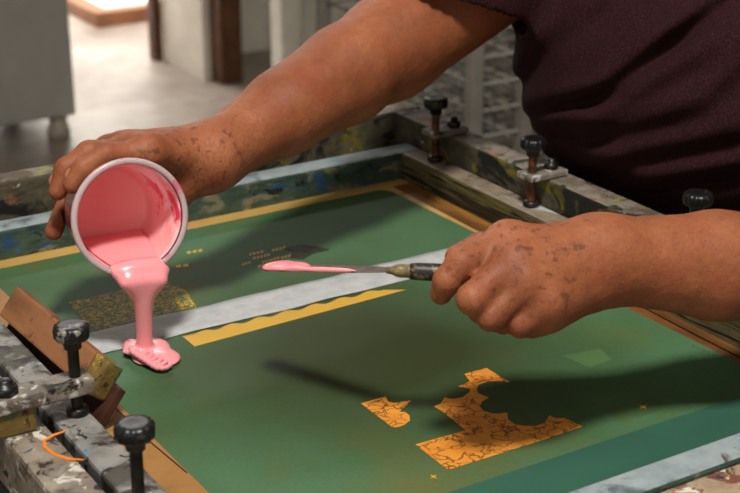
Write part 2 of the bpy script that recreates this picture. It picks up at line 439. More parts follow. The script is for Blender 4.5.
M_rack = plain('grey_rack_metal', lin((146, 140, 132)), .5, .4, .2, .08, 20)
M_board = plain('bare_board', lin((140, 94, 66)), .6, .3, var=.12, scale=10)
M_outside = plain('white_yard_wall', lin((244, 242, 238)), .9, .1, var=.02, scale=3)
M_teal = plain('teal_panel', lin((72, 116, 104)), .6, .3)
M_card = plain('tan_cardboard', lin((214, 172, 140)), .8, .2)
# ================================================================== SETTING
def flat(name, lo, hi, m, bev=0.0):
    bm = bmesh.new(); box(bm, lo, hi, bev); return structure(bm_link(name, bm, m))
flat('floor', (-3, -3, -.1), (7, 6.62, 0), M_floor)
flat('ground', (-3, 6.62, -.12), (9, 11, -.02), M_outside)
flat('wall_yard', (-3, 10.2, -.1), (9, 10.4, 4), M_outside)
bm = bmesh.new()
box(bm, (-3, 5.5, 0), (1.35, 5.8, 3.4)); box(bm, (2.47, 5.15, 0), (2.58, 5.52, 3.4)); box(bm, (2.58, 5.46, 0), (7, 5.7, 3.4))
box(bm, (1.35, 5.5, 2.3), (2.47, 5.8, 3.4))
structure(bm_link('wall_back', bm, [M_wall]))
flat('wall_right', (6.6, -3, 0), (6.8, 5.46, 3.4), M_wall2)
flat('trim_1', (2.50, 5.06, 0), (2.59, 5.15, 3.4), M_brown, .004)
flat('trim_2', (2.435, 5.52, 0), (2.47, 5.58, 2.3), M_brown, .004)
flat('trim_3', (2.51, 4.60, 0), (2.59, 4.68, 3.4), M_wall, .004)
# wooden platform in the doorway
t = thing('wooden_platform', 'low wooden platform on the bright ground outside the doorway', 'platform', (3.0, 6.5, 0))
bm = bmesh.new(); box(bm, (2.46, 6.18, 0), (3.7, 6.26, .065), .004); bm_link('edge_board', bm, M_board, t)
bm = bmesh.new(); box(bm, (2.46, 6.262, 0), (2.54, 6.95, .062), .004); bm_link('edge_board', bm, M_board, t)
bm = bmesh.new(); box(bm, (2.541, 6.263, 0), (3.7, 6.95, .06), .003); bm_link('deck', bm, M_wall, t)
# grey cabinet
t = thing('metal_cabinet', 'grey enamelled metal cabinet standing on pale feet beside the doorway', 'cabinet', (1.2, 5.0, 0))
bm = bmesh.new(); box(bm, (.55, 4.72, .08), (1.785, 5.32, 1.75), .012); bm_link('body', bm, M_cab, t)
for x, y in ((1.735, 4.77), (1.735, 5.26), (.62, 4.77), (.62, 5.26)):
    bm = bmesh.new(); lathe(bm, [(0, 0), (.038, 0), (.040, .02), (.032, .04), (.030, .0795), (0, .0795)], (x, y, 0)); bm_link('foot', bm, M_cabfoot, t)
# drying rack
t = thing('drying_rack', 'grey wire drying rack with many shelves behind the man', 'rack', (1.9, 2.7, 0))
x0, x1, y0, y1 = 1.76, 2.7, 2.42, 3.02
for x in (x0, 1.89, 2.3, x1):
    for y in (y0, y1):
        bm = bmesh.new(); box(bm, (x-.014, y-.014, 0), (x+.014, y+.014, 1.4), .003); bm_link('post', bm, M_rack, t)
for k in range(20):
    z = .22+k*.056; bm = bmesh.new()
    for y in np.linspace(y0, y1, 7): rod(bm, (x0, y, z), (x1, y, z), .0042 if y in (y0, y1) else .003, 6)
    for x in np.linspace(x0, x1, 12): rod(bm, (x, y0, z+.006), (x, y1, z+.006), .003, 6)
    bm_link('shelf', bm, M_rack, t)
for a in ((x0+.02, x0+.36),):
    for y in (y0-.017, y1+.017):
        bm = bmesh.new(); rod(bm, (a[0], y, 1.35), (a[1], y, .5), .008, 8); bm_link('brace', bm, M_rack, t)
# things standing behind the rack
t = thing('storage_crate', 'teal storage crate standing on the floor behind the drying rack', 'crate', tuple(W(.33, 4.2, 0)))
c = W(.33, 4.2, 0); bm = bmesh.new(); box(bm, (c[0]-.25, c[1]-.15, 0), (c[0]+.25, c[1]+.15, .43), .01); bm_link('body', bm, M_teal, t)
bm = bmesh.new(); box(bm, (c[0]-.26, c[1]-.16, .431), (c[0]+.26, c[1]+.16, .46), .006); bm_link('lid', bm, M_teal, t)
c = W(.42, 4.75, 0); bm = bmesh.new(); box(bm, (c[0]-.09, c[1]-.06, 0), (c[0]+.09, c[1]+.06, .11), .004)
box(bm, (c[0]-.092, c[1]-.012, .1101), (c[0]+.092, c[1]+.012, .112))
tag(bm_link('cardboard_box', bm, M_card), 'small tan cardboard box on the floor behind the drying rack', 'box')

# ================================================================== PRESS AND SCREEN
XL, XR, YN, YF = .353, .880, .677, 1.343
RZ = .030
def two_tone(name, lo, hi, side, top, parent, bev=.003):
    bm = bmesh.new(); box(bm, lo, hi, bev)
    bmesh.ops.recalc_face_normals(bm, faces=bm.faces)
    for f in bm.faces: f.material_index = 1 if f.normal.z > .6 else 0
    return bm_link(name, bm, [side, top], parent)
press = thing('printing_press', 'paint-crusted screen printing press the man leans over', 'printing press', (.62, 1.0, 0))
Z = lambda z: ZM+z
bm = bmesh.new(); box(bm, (.3195, .651, Z(-.045)), (.9075, 1.40, Z(-.0162)), .003); bm_link('bed', bm, M_undertop, press)
two_tone('far_bar', (.30, 1.402, Z(-.03)), (.945, 1.430, Z(.058)), M_olive, M_bartop, press)
two_tone('side_bar', (.9085, .56, Z(-.03)), (.940, 1.4015, Z(.058)), M_olive, M_bartop, press)
two_tone('near_bar', (.30, .585, Z(-.03)), (.908, .6497, Z(.026)), M_nearbar, M_nearbar, press)
arm = two_tone('press_arm', (.286, .56, Z(-.016)), (.3185, 1.4015, Z(.030)), M_leftbar, M_leftbar, press, .004)
bm = bmesh.new(); box(bm, (.3186, .60, Z(-.0155)), (.3248, 1.40, Z(.012))); bm_link('slot', bm, M_slot, press)
bm = bmesh.new(); box(bm, (.02, .50, Z(-.22)), (.95, 1.45, Z(-.18)), .004); bm_link('shade_shelf', bm, M_table, press)  # dark board added to stand in for the black shade under the press
for x in (.33, .90):
    for y in (.62, 1.38):
        bm = bmesh.new(); box(bm, (x-.025, y-.025, 0), (x+.025, y+.025, Z(-.2205)), .003); bm_link('leg', bm, M_table, press)
        bm = bmesh.new(); box(bm, (x-.02, y-.02, Z(-.1795)), (x+.02, y+.02, Z(-.0455)), .003); bm_link('support', bm, M_table, press)
# stroke of orange paint on the press arm
def ribbon(bm, pts, w, z0, z1, mat=0):
    pts = [np.array(p[:2]) for p in pts]; L, Rr = [], []
    for i, p in enumerate(pts):
        d = pts[min(i+1, len(pts)-1)]-pts[max(i-1, 0)]; d = d/np.linalg.norm(d); n = V3(-d[1], d[0])
        ww = w*(1 if 0 < i < len(pts)-1 else .5)
        L.append(p+n*ww); Rr.append(p-n*ww)
    prism(bm, L+Rr[::-1], z0, z1, mat)
bm = bmesh.new(); ribbon(bm, [P(x, y, .0302) for x, y in ((66, 431), (54, 435), (44, 441), (45, 447), (55, 455), (68, 459), (84, 460))], .0013, Z(.0300), Z(.0306))
tag(bm_link('paint_stroke', bm, M_orangepaint, press), 'orange paint stroke')

screen = thing('printing_screen', 'wooden silkscreen frame with green coated mesh and orange stencil openings', 'silkscreen', (.617, 1.01, Z(0)))
two_tone('rail', (.325, YF, Z(-.005)), (.9065, YF+.029, Z(RZ)), M_farrail, M_railtop, screen)
two_tone('rail', (.325, YN-.027, Z(-.005)), (.9065, YN, Z(RZ)), M_farrail, M_railtop, screen)
two_tone('rail', (.325, YN, Z(-.005)), (XL, YF, Z(RZ)), M_leftrail, M_leftrail, screen)
two_tone('rail', (XR, YN, Z(-.005)), (.9065, YF, Z(RZ)), M_sidrail, M_sidtop, screen)
# the mesh: border, emulsion, stencil openings (pattern of one part)
bm = bmesh.new()
L0, L1, L2, L3 = .0, .0003, .0006, .0009
mats = [M_yellow, M_green, M_dgreen, M_rust, M_tan, M_strip, M_orange, M_speck, M_faint, M_dark_ink, M_slot]
prism(bm, [(XL, YN), (XR, YN), (XR, YF), (XL, YF)], Z(-.0012), Z(L0), 0)
prism(bm, [(XL, YN), (.41, YN), (.41, 1.30), (XL, 1.29)], Z(-.001), Z(.0001), 4)
prism(bm, [(.855, YN), (XR, YN), (XR, 1.325), (.857, 1.325)], Z(-.001), Z(.0001), 3)
def rrect(x0, y0, x1, y1, r, n=6):
    pts = []
    for cx, cy, a0 in ((x1-r, y1-r, 0), (x0+r, y1-r, 90), (x0+r, y0+r, 180), (x1-r, y0+r, 270)):
        for k in range(n+1):
            a = math.radians(a0+90*k/n); pts.append((cx+r*math.cos(a), cy+r*math.sin(a)))
    return pts
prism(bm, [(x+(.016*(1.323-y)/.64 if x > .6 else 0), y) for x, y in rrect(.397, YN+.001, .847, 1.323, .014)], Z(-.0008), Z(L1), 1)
prism(bm, [(.372, YN+.001), (.856, YN+.001), (.856, .752), (.845, .757), (.40, .759), (.372, .755)], Z(-.0006), Z(L2), 2)
px = lambda pts, z=0: [P(x, y, z) for x, y in pts]
# wavy yellow strip
top = []
for k in range(61):
    s = k/60; x = 182.5+(384-182.5)*s; y = 337-(337-289.2)*s
    top.append((x, y+1.3*math.sin(s*46)*min(1, s*8)))
prism(bm, px(top+[(405.5, 290.3), (374, 298.8), (300, 318.7), (240, 334.8), (194.6, 347)]), Z(-.0004), Z(L2), 5)
# orange openings
heart = [(361, 404), (385.5, 397), (388, 402), (394, 403.5), (400, 402.5), (410.5, 401), (407.5, 405), (402, 410), (399, 412.5), (405, 412.5), (409.5, 416), (410, 421), (405, 425), (399, 427.5), (392.5, 428)]
prism(bm, px(heart), Z(-.0004), Z(L2), 6)
big = [(415.5, 445), (466, 431), (442, 411.5), (434, 407), (441, 404), (444.5, 398), (452, 399.5), (462, 398), (469, 393), (470.5, 389), (458.5, 387), (470, 382), (464.5, 374.5), (486.5, 368.5), (509.5, 382.5), (499, 381.5), (488, 382), (479, 385), (476.5, 389.5), (478.5, 394), (489, 398), (482, 402), (479.5, 407), (484, 412), (496, 414.5), (507.5, 413), (508, 420), (514, 424.5), (524, 426.5), (536, 426.5), (545, 423.5), (549.5, 416), (556, 419), (564.5, 418.5), (582.5, 427), (540, 441.5), (448, 470.5)]
prism(bm, px(big), Z(-.0004), Z(L2), 6)
# speckled patches, rows of small marks, crosses, dashes
prism(bm, px([(68, 303), (130, 289), (170, 283), (186, 291), (197, 308), (150, 318), (98, 331), (84, 322)]), Z(-.0004), Z(L2), 7)
for (ax, ay, n, w) in ((249, 254, 4, 13), (253, 258, 5, 15), (262, 262, 6, 15), (272, 250, 4, 12), (242, 264, 3, 8), (258, 266, 3, 9), (187, 252, 3, 14), (176, 266, 2, 12), (281, 257, 3, 9)):
    for k in range(n):
        x = ax+k*w/n*1.2; y = ay-k*.9
        prism(bm, px([(x, y), (x+w/n*.8, y-.7), (x+w/n*.9, y+1.5), (x+.3, y+2.4)]), Z(-.0004), Z(L2), 5)
for k in range(5):
    x = 692+k*5.2; y = 345+k*2.3
    prism(bm, px([(x, y), (x+3.2, y+1.3), (x+2.6, y+2.6), (x-.6, y+1.3)]), Z(-.0004), Z(L2), 8)
for cx, cy in ((433.5, 477.5), (643, 407.5)):
    prism(bm, px([(cx-3.5, cy-2), (cx, cy-.8), (cx+3.5, cy-2), (cx+1.5, cy), (cx+3.8, cy+2), (cx, cy+.9), (cx-3.5, cy+2), (cx-1.6, cy)]), Z(-.0003), Z(L3), 5)
prism(bm, px([(590, 399), (640, 391), (672, 405), (622, 424)]), Z(-.0006), Z(.0004), 8)
prism(bm, px([(562, 356), (600, 349), (612, 360), (590, 368)]), Z(-.0006), Z(.0004), 8)
prism(bm, px([(283, 249), (300, 245), (318, 247), (330, 250), (312, 254), (303, 260), (290, 258), (294, 252)]), Z(-.0004), Z(L2), 9)
# thin black slits in the borders
ribbon(bm, [(.868, .70), (.868, .86), (.871, 1.02)], .0010, Z(-.0002), Z(.0004), 10)
ribbon(bm, [P(150, 442), P(187, 473)], .0010, Z(-.0002), Z(.0004), 10)
ribbon(bm, [P(100, 395), P(128, 420)], .0008, Z(-.0002), Z(.0004), 10)
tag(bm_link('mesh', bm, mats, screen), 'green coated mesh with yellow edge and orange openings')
bm = bmesh.new(); bmesh.ops.create_grid(bm, x_segments=60, y_segments=6, size=.5)
rnd = random.Random(3)
for v in bm.verts:
    s = v.co.x+.5
    v.co = Vector((.414+s*.436, 1.117+v.co.y*.0445+.0007*math.sin(s*9)+(.0006*math.sin(s*40) if abs(v.co.y) > .45 else 0), Z(.0012)+.0004*math.sin(s*23+v.co.y*9)))
ext = bmesh.ops.extrude_face_region(bm, geom=list(bm.faces))
for v in [g for g in ext['geom'] if isinstance(g, bmesh.types.BMVert)]: v.co.z -= .0005
tag(bm_link('masking_tape', bm, M_tape, screen, smooth=True), 'strip of white tape')

# clamps
def make_clamp(x, y, side, label, splat=False, dz=0.0, bz=0.0):
    t = thing('screw_clamp', label, 'clamp', (x, y, Z(RZ)), 'black screw clamps holding the screen')
    bm = bmesh.new()
    ridg = lambda a: 1+.035*math.cos(a*14)
    lathe(bm, [(0, 0), (.0062, 0), (.0066, .006), (.0115, .0075), (.0126, .0095), (.0128, .0155), (.0118, .0178), (.008, .0186), (.004, .0180), (0, .0180)], (x, y, Z(.083+dz)), seg=84, squash=ridg)
    bm_link('knob', bm, M_blacksplat if splat else M_black, t)
    bm = bmesh.new()
    prof = [(0, 0)]
    for k in range(26): prof += [(.0040, .0005+k*.002), (.0044, .0014+k*.002)]
    lathe(bm, prof+[(.004, .0528+dz), (0, .0528+dz)], (x, y, Z(.0302)), seg=16); bm_link('stem', bm, M_stem if side < 0 else M_copper, t)
    bm = bmesh.new(); lathe(bm, [(0, 0), (.0078, 0), (.0084, .002), (.008, .005), (.005, .0065), (0, .0065)], (x, y, Z(.0302)), seg=24); bm_link('foot', bm, M_stem, t)
    if side < 0:
        lo, hi = (x-.105, y-.0115, Z(.049+bz)), (x+.011, y+.0115, Z(.0605+bz))
        bm = bmesh.new(); box(bm, lo, hi, .002); br = tag(bm_link('bracket', bm, M_bracket, t), 'paint-splattered bracket')
        bm = bmesh.new(); lathe(bm, [(0, 0), (.0095, 0), (.0095, .006), (.006, .0065), (.006, .010), (.0035, .0112), (0, .0112)], (x-.052, y, Z(.0607+bz)), seg=6); sub(bm_link('bolt', bm, M_black), br)
        bm = bmesh.new(); box(bm, (x-.104, y-.009, Z(.0303)), (x-.034, y+.010, Z(.0488+bz)), .002); tag(sub(bm_link('spacer', bm, M_sqend), br), 'crusted spacer block')
    else:
        bm = bmesh.new(); box(bm, (x-.010, y-.012, Z(.059)), (x+.036, y+.012, Z(.0655)), .0018); br = tag(bm_link('bracket', bm, M_bracket, t), 'paint-splattered bracket')
        bm = bmesh.new(); lathe(bm, [(0, 0), (.0075, 0), (.0075, .005), (.004, .006), (.004, .010), (0, .0105)], (x+.024, y, Z(.0657)), seg=6); sub(bm_link('bolt', bm, M_stem), br)
    return t
make_clamp(.344, .952, -1, 'black screw clamp with white-splattered knob beside the wooden squeegee', True)
make_clamp(.322, .792, -1, 'black screw clamp nearest the camera, at the bottom edge of the photo', bz=-.0115)
make_clamp(.8955, 1.300, 1, 'black screw clamp below the bent elbow, near the far corner of the screen')
make_clamp(.8955, 1.130, 1, 'black screw clamp on the side bar next to the left edge of the shirt')
make_clamp(.8955, .900, 1, 'black screw clamp mostly lost against the dark shirt, above the forearm with the knife', dz=.012)

# squeegee
sq = thing('squeegee', 'short wooden squeegee with ink-crusted end lying on the left frame rail', 'squeegee', (.372, 1.08, Z(0)))
th = math.radians(52); ya = V3(-.06, .998, .02); ya /= np.linalg.norm(ya)
wd = V3(math.cos(th), 0, math.sin(th)); nn_ = np.cross(wd, ya); nn_ /= np.linalg.norm(nn_); nn_ = nn_*(1 if nn_[2] > 0 else -1); wd = np.cross(ya, nn_)
c = V3(.3722, 1.064, Z(.0378))+ya*.009
bm = bmesh.new(); obox(bm, c, (wd, ya, nn_), (.0140, .075, .0075), .002); bm_link('handle', bm, M_squeegee, sq)
bm = bmesh.new(); obox(bm, c-ya*.0858, (wd, ya, nn_), (.0143, .0105, .0078), .002); tag(bm_link('handle_end', bm, M_sqend, sq), 'ink-crusted handle end')
bm = bmesh.new(); obox(bm, c-wd*.014-nn_*.0112-ya*.012, (wd, ya, nn_), (.0150, .092, .0034), .0012); bm_link('blade', bm, M_rubber, sq)

# ================================================================== CUP AND INK
B0 = P(145, 353, .002)
naz = math.radians(26); nel = math.radians(12.5)
nh = -(FWD*math.cos(naz))+RIGHT*math.sin(naz)
n = nh*math.cos(nel)+UPV*math.sin(nel)
u = RIGHT-n*(RIGHT@n); u /= np.linalg.norm(u); v = np.cross(n, u)
RC, HC = .0475, .076
for it in range(30):                     # depth at which the pouring lip stands over the puddle
    C = J(131, 218, 1.207 if it == 0 else dC)
    lip = C-v*(RC-.001)*math.cos(.15)+u*(RC-.001)*math.sin(.15)
    dC = (1.207 if it == 0 else dC)-((lip+n*.004-B0)@FWD)*.7
Rout = lambda a: .0452-.0075*np.clip(a, 0, HC)/HC
cup = thing('plastic_cup', 'clear plastic tub coated with pink ink, tipped in the raised hand', 'cup', tuple(C-n*HC))
prof = [(0, 0), (.0340, 0), (.0362, .0012), (.0377, .004)]            # outside, from the bottom up (height = HC - a)
prof += [(.0377+(.0452-.0377)*k/8, .004+(HC-.004-.004)*k/8) for k in range(1, 9)]
prof += [(.0452, HC-.0012), (.0440, HC-.0012), (.0440, HC-.003)]
prof += [(.0369+(.0440-.0369)*k/8, .0035+(HC-.0035-.004)*k/8) for k in range(7, -1, -1)] + [(.034, .0013), (0, .0013)]
bm = bmesh.new(); lathe(bm, prof, C-n*HC, n, 96); bm_link('tub', bm, M_plastic, cup)
bm = bmesh.new(); lathe(bm, [(.0442, HC-.0010), (.0470, HC-.0050), (.0484, HC-.0048), (.0490, HC-.003), (.0488, HC), (.0474, HC+.0010), (.0450, HC+.0008), (.0438, HC-.0004)], C-n*HC, n, 96, closed=True); tag(bm_link('rim', bm, M_rim, cup), 'milky translucent rim')
# ink coat on the inside wall
D = lambda vec: None
vm = M_coat.n.new('ShaderNodeVectorMath'); vm.operation = 'DOT_PRODUCT'; M_coat.l.new(M_coat.tc.outputs['Object'], vm.inputs[0]); dirv = u*.82+v*.57; vm.inputs[1].default_value = tuple(dirv)
side = M_coat.math('SUBTRACT', vm.outputs['Value'], float(dirv@C)); side = M_coat.math('MULTIPLY', side, 10.0)
vn = M_coat.n.new('ShaderNodeVectorMath'); vn.operation = 'DOT_PRODUCT'; M_coat.l.new(M_coat.tc.outputs['Object'], vn.inputs[0]); vn.inputs[1].default_value = tuple(n)
dep = M_coat.math('MULTIPLY', M_coat.math('SUBTRACT', vn.outputs['Value'], float(n@C)), 10.0)      # 0 at the rim, -.76 at the bottom
base = M_coat.ramp(M_coat.noise(18, 3, .5, .6), [(.3, lin((249, 164, 166))), (.7, lin((252, 176, 176)))])
smear = M_coat.noise(26, 4, .6, 1.2, (1, 1, 1), (2, 1, 4))
near = M_coat.math('MULTIPLY', M_coat.ramp(side, [(.16, 0.0), (.32, 1.0)]), M_coat.ramp(M_coat.math('ADD', dep, 1.0), [(.35, 0.0), (.6, 1.0)]))
c = M_coat.mix(M_coat.math('MULTIPLY', near, M_coat.ramp(smear, [(.46, 0.0), (.52, .9)])), base, lin((246, 214, 222)))
c = M_coat.mix(M_coat.math('MULTIPLY', near, M_coat.ramp(M_coat.noise(40, 4, .6, 1.0, loc=(9, 3, 1)), [(.58, 0.0), (.62, .9)])), c, lin((226, 40, 96)))
c = M_coat.mix(M_coat.ramp(M_coat.math('ADD', dep, 1.0), [(.955, 0.0), (.975, .55)]), c, lin((240, 140, 170)))
M_coat.color(c)
M_coat.bump(M_coat.noise(22, 3, .5, .8), .35, .004)
coat_prof = [(0, .0019), (.0335, .0019), (.0364, .0042)]+[(.0364+(.0435-.0364)*k/10, .0042+(HC-.0042-.0035)*k/10) for k in range(1, 11)]
coat_prof += [(.0438, HC-.0036)]+[(.0367+(.0438-.0367)*k/10, .004+(HC-.004-.0036)*k/10) for k in range(9, -1, -1)]+[(.0338, .0016), (0, .0016)]
bm = bmesh.new(); lathe(bm, coat_prof, C-n*HC, n, 96); tag(bm_link('ink_coat', bm, M_coat, cup), 'pink ink smeared over the inside')

zl = lip[2]+.0095
def pool(p):
    q = p-C; a = -(q@n); r = np.sqrt(np.maximum((q*q).sum(1)-a*a, 0))
    cone = np.maximum(np.maximum(r-(.0432-.0071*np.clip(a, 0, HC)/HC), a-(HC-.0022)), -a-.0005)
    lev = p[:, 2]-zl
    return -smin(-cone, -lev, .004)
poolf = Fn(pool, C-n*HC*.5, .065)
def above(z, du=0.0): return V3(B0[0], B0[1], Z(z))+u*du
lipf = lip+n*.004
off = (lipf-B0); print('lip offset right/fwd', off@RIGHT, off@FWD, 'height', off[2])
bul = Ell(lipf-n*.003+V3(0, 0, .0015), (.0245, .0100, .0085), (u, v, n))
zl_ = lipf[2]-ZM
def strm(t, w, s):                       # t = share of the drop, 1 at the lip
    k = t*t
    return V3(B0[0]*(1-k)+lipf[0]*k, B0[1]*(1-k)+lipf[1]*k, Z(.004+(zl_-.006-.004)*t))+n*.003*k+u*s*w
ts = np.linspace(0, 1, 25)
ws = np.interp(ts, [0, .25, .45, .62, .76, .88, 1.0], [.0018, .0016, .0018, .0025, .0044, .0080, .0140])
rs = np.interp(ts, [0, .25, .45, .62, .76, .88, 1.0], [.0034, .0030, .0031, .0034, .0040, .0050, .0062])
st = [chain([strm(z, w, s) for z, w in zip(ts, ws)], list(rs), .0006) for s in (-1, -.5, 0, .5, 1)]
pl = [Ell(V3(*(P(cx, cy)[:2]), Z(.001)), (rx_, ry_, h_), (RIGHT, FWD, UPV)) for cx, cy, rx_, ry_, h_ in
      ((137, 351, .0110, .011, .0068), (151, 357, .0165, .021, .0062), (166, 361, .0125, .016, .0050), (154, 349, .013, .013, .0068), (131, 349, .0065, .009, .0075))]
rope = []
for i in range(6):                      # coils where the stream folds on itself
    cx, cy = 140+i*4.2, 349+i*2.2
    arc = [P(cx+(9+i*.6)*math.cos(t), cy-(6.5+i*.4)*math.sin(t), (.0084-.0007*i)) for t in np.linspace(math.radians(150), math.radians(325), 8)]
    rope.append(chain(arc, [.0019]*8, .001))
for i in range(5):
    a_ = P(127+i*2.6, 345-i*.5, .0086); b_ = P(124.5+i*3.0, 352+i*.8, .0060); rope.append(Cap(a_, b_, .0019, .0018))
ropeU = U(.0006, *rope)
ink_f = U(.003, U(.006, poolf, bul, *st), U(.0014, U(.006, *pl), ropeU))
def ink_clip(p): return np.maximum(ink_f(p), Z(.0017)-p[:, 2])
me = sdf_mesh('ink', Fn(ink_clip, *ink_f.bound()), np.minimum(C-n*HC*.5-.07, B0-.05), np.maximum(C+.06, B0+.05), .0009, (.3, -.31))
tag(link('poured_ink', me, M_ink), 'thick pink ink running from the tipped tub into a puddle on the screen', 'ink')

# ================================================================== PERSON
S_R = J(600, -110, 1.64); E_R = J(392, 47, 1.485); W_R = J(210, 157, 1.33)
S_L = J(915, -110, 1.46); E_L = J(888, 273, 1.203); W_L = J(598, 260, 1.105)
lat = S_R-S_L; lat[2] = 0; lat /= np.linalg.norm(lat)          # towards the man's right hand
frt = V3(lat[1], -lat[0], 0)
if frt@FWD > 0: frt = -frt
mid = (S_R+S_L)/2
ax3 = (lat, frt, UPV)
# cup-holding hand, laid out round the tub
def K(deg, out, a): 
    t = math.radians(deg); return C-n*a+(Rout(a)+out)*(math.cos(t)*u+math.sin(t)*v)
wr = W_R
mcp = [K(68, .0125, .021), K(71, .0140, .041), K(77, .0130, .060), K(84, .0115, .077)]
fing = [chain([mcp[0], K(106, .0098, .018), K(130, .0088, .018), K(148, .0075, .019)], [.0108, .0096, .0088, .0074]),
        chain([mcp[1], K(114, .0150, .039), K(138, .0160, .040), K(158, .0125, .040)], [.0110, .0098, .0090, .0076]),
        chain([mcp[2], K(118, .0110, .068), C-n*.090+.030*(math.cos(2.88)*u+math.sin(2.88)*v), K(199, .0115, .068)], [.0104, .0092, .0082, .0076]),
        chain([mcp[3], K(112, .0080, .085), C-n*.092+.020*(math.cos(2.5)*u+math.sin(2.5)*v), C-n*.088+.012*(math.cos(3.6)*u+math.sin(3.6)*v)], [.0095, .0085, .0078, .0066])]
thm = chain([wr+(K(14, .016, .06)-wr)*.3, K(7, .0105, .055), K(-28, .0095, .054), K(-58, .0080, .052)], [.0180, .0140, .0108, .0085])
ud = np.cross(W_R-E_R, V3(0, 0, 1)); ud /= np.linalg.norm(ud)
fdir = (W_R-E_R)/np.linalg.norm(W_R-E_R)
side_r = np.cross(fdir, VIEW); side_r /= np.linalg.norm(side_r)          # in the picture plane, across the forearm
dep_r = np.cross(side_r, fdir)
def forearm(E, Wp, r_e, r_m, r_w, sd, bulge, wide):
    ab = Wp-E
    m1 = E+ab*.28; m2 = E+ab*.62
    its = []
    for s in (-1, 1):
        its.append(chain([E+sd*s*.010, m1+sd*s*.010, m2+sd*s*.008, Wp+sd*s*wide], [r_e*.86, r_m*.9, (r_m*.45+r_w*.5), r_w*.82], .01))
    its.append(Ell(m1+bulge, (.085, r_m*.8, r_m*.85), None) if False else Cap(E+ab*.02+bulge, E+ab*.52+bulge*.3, r_m*.72, r_m*.55))
    return U(.022, *its)
fa_R = forearm(E_R, W_R, .046, .045, .0255, dep_r, -side_r*.0+V3(0, 0, .012), .006)
up_R = U(.03, Cap(E_R, S_R, .049, .061), Cap(E_R+(S_R-E_R)*.25+V3(0, 0, .012), E_R+(S_R-E_R)*.8+V3(0, 0, .012), .040, .052))
palm_R = U(.014, *[Cap(wr, m, .0200, .0125) for m in mcp], Cap(wr, (mcp[0]+mcp[3])/2, .0225, .0150), Cap(mcp[0], mcp[3], .0122, .0105),
           Cap(wr, K(22, .011, .055), .021, .0145))
kn_R = U(.004, *[Ell(m+v*.0055+u*.002, (.0075, .0075, .0075)) for m in mcp[:3]])
ten_R = U(.003, *[Cap(m+v*.007, wr*.62+m*.38+v*.0150, .0045, .0030) for m in mcp[:3]])
arm_R = U(.020, fa_R, up_R)
hand_R = U(.006, U(.007, palm_R, kn_R, ten_R), U(.0010, *fing))
hand_R = U(.010, hand_R, thm)
right = U(.018, arm_R, hand_R)
# knife-holding hand
jl = lambda *q: J(*q)
mc = [jl(508, 243, 1.086), jl(514, 262, 1.066), jl(525, 283, 1.061), jl(545, 300, 1.064)]
fi = [chain([mc[0], jl(461, 264, 1.062), jl(447, 281, 1.062), jl(441, 294, 1.068)], [.0125, .0108, .0096, .0078]),
      chain([mc[1], jl(473, 299, 1.046), jl(482, 309, 1.070), jl(498, 300, 1.086)], [.0128, .0112, .0100, .0085]),
      chain([mc[2], jl(491, 316, 1.050), jl(503, 320, 1.070), jl(516, 312, 1.086)], [.0120, .0102, .0094, .0080]),
      chain([mc[3], jl(520, 324, 1.060), jl(531, 325, 1.076), jl(540, 316, 1.088)], [.0116, .0092, .0084, .0072])]
tl = chain([jl(572, 250, 1.120), jl(522, 243, 1.118), jl(481, 248, 1.108), jl(457, 257, 1.102)], [.0170, .0135, .0112, .0090])
side_l = np.cross((W_L-E_L)/np.linalg.norm(W_L-E_L), VIEW); side_l /= np.linalg.norm(side_l)
fa_L = forearm(E_L, W_L, .037, .039, .0275, side_l, V3(0, 0, .004), .0065)
up_L = Cap(E_L, S_L, .040, .058)
palm_L = U(.014, *[Cap(W_L+side_l*s, m, .0215, .0135) for m, s in zip(mc, (-.006, -.003, .003, .006))], Cap(W_L, (mc[1]+mc[2])/2, .0245, .0150), Cap(mc[0], mc[3], .0130, .0115), Cap(jl(582, 288, 1.092), jl(548, 312, 1.074), .017, .0150))
toc = -VIEW
kn_L = U(.004, *[Ell(m+toc*.0045+V3(0, 0, .001), (.0082,)*3) for m in mc])
ten_L = U(.003, *[Cap(m+toc*.0085, W_L*.6+m*.4+toc*.0155, .0046, .0032) for m in mc[:3]])
vein_L = U(.002, chain([jl(590, 268, 1.076), jl(565, 276, 1.064), jl(548, 268, 1.055), jl(533, 274, 1.050)], [.0022, .0026, .0024, .0018]), chain([jl(575, 246, 1.078), jl(556, 252, 1.066), jl(538, 248, 1.066)], [.0022, .0024, .0018]))
hand_L = U(.009, U(.010, palm_L, kn_L, ten_L), U(.0030, *fi))
hand_L = U(.008, hand_L, tl)
left = U(.018, U(.020, fa_L, up_L), hand_L)
# trunk, neck and head
hip = V3(mid[0], mid[1], .93)+frt*(-.01)
neck0 = mid+V3(0, 0, .03); headc = mid+V3(0, 0, .225)+frt*.055
trunk = U(.07, Ell(hip+V3(0, 0, .13)+frt*.02, (.178, .138, .20), ax3), Ell(mid-V3(0, 0, .12), (.165, .112, .20), ax3), Cap(S_R-V3(0, 0, .02), S_L-V3(0, 0, .02), .05, .05), Ell(hip-V3(0, 0, .02), (.165, .125, .12), ax3))
head = U(.02, Ell(headc+V3(0, 0, .02), (.074, .094, .098), ax3), Ell(headc-V3(0, 0, .045)+frt*.018, (.056, .068, .075), ax3))
face = U(.006, Cap(headc+frt*.090+V3(0, 0, .012), headc+frt*.108-V3(0, 0, .025), .008, .011), Ell(headc+frt*.088-V3(0, 0, .062), (.026, .010, .007), ax3), Cap(headc+frt*.085+lat*.035+V3(0, 0, .025), headc+frt*.085-lat*.035+V3(0, 0, .025), .009, .009),
         *[Ell(headc+lat*s*.076-V3(0, 0, .008), (.008, .020, .032), ax3) for s in (-1, 1)])
body_f = U(.03, U(.025, trunk, Cap(neck0-V3(0, 0, .03), headc-V3(0, 0, .05), .056, .052)), U(.008, head, face))
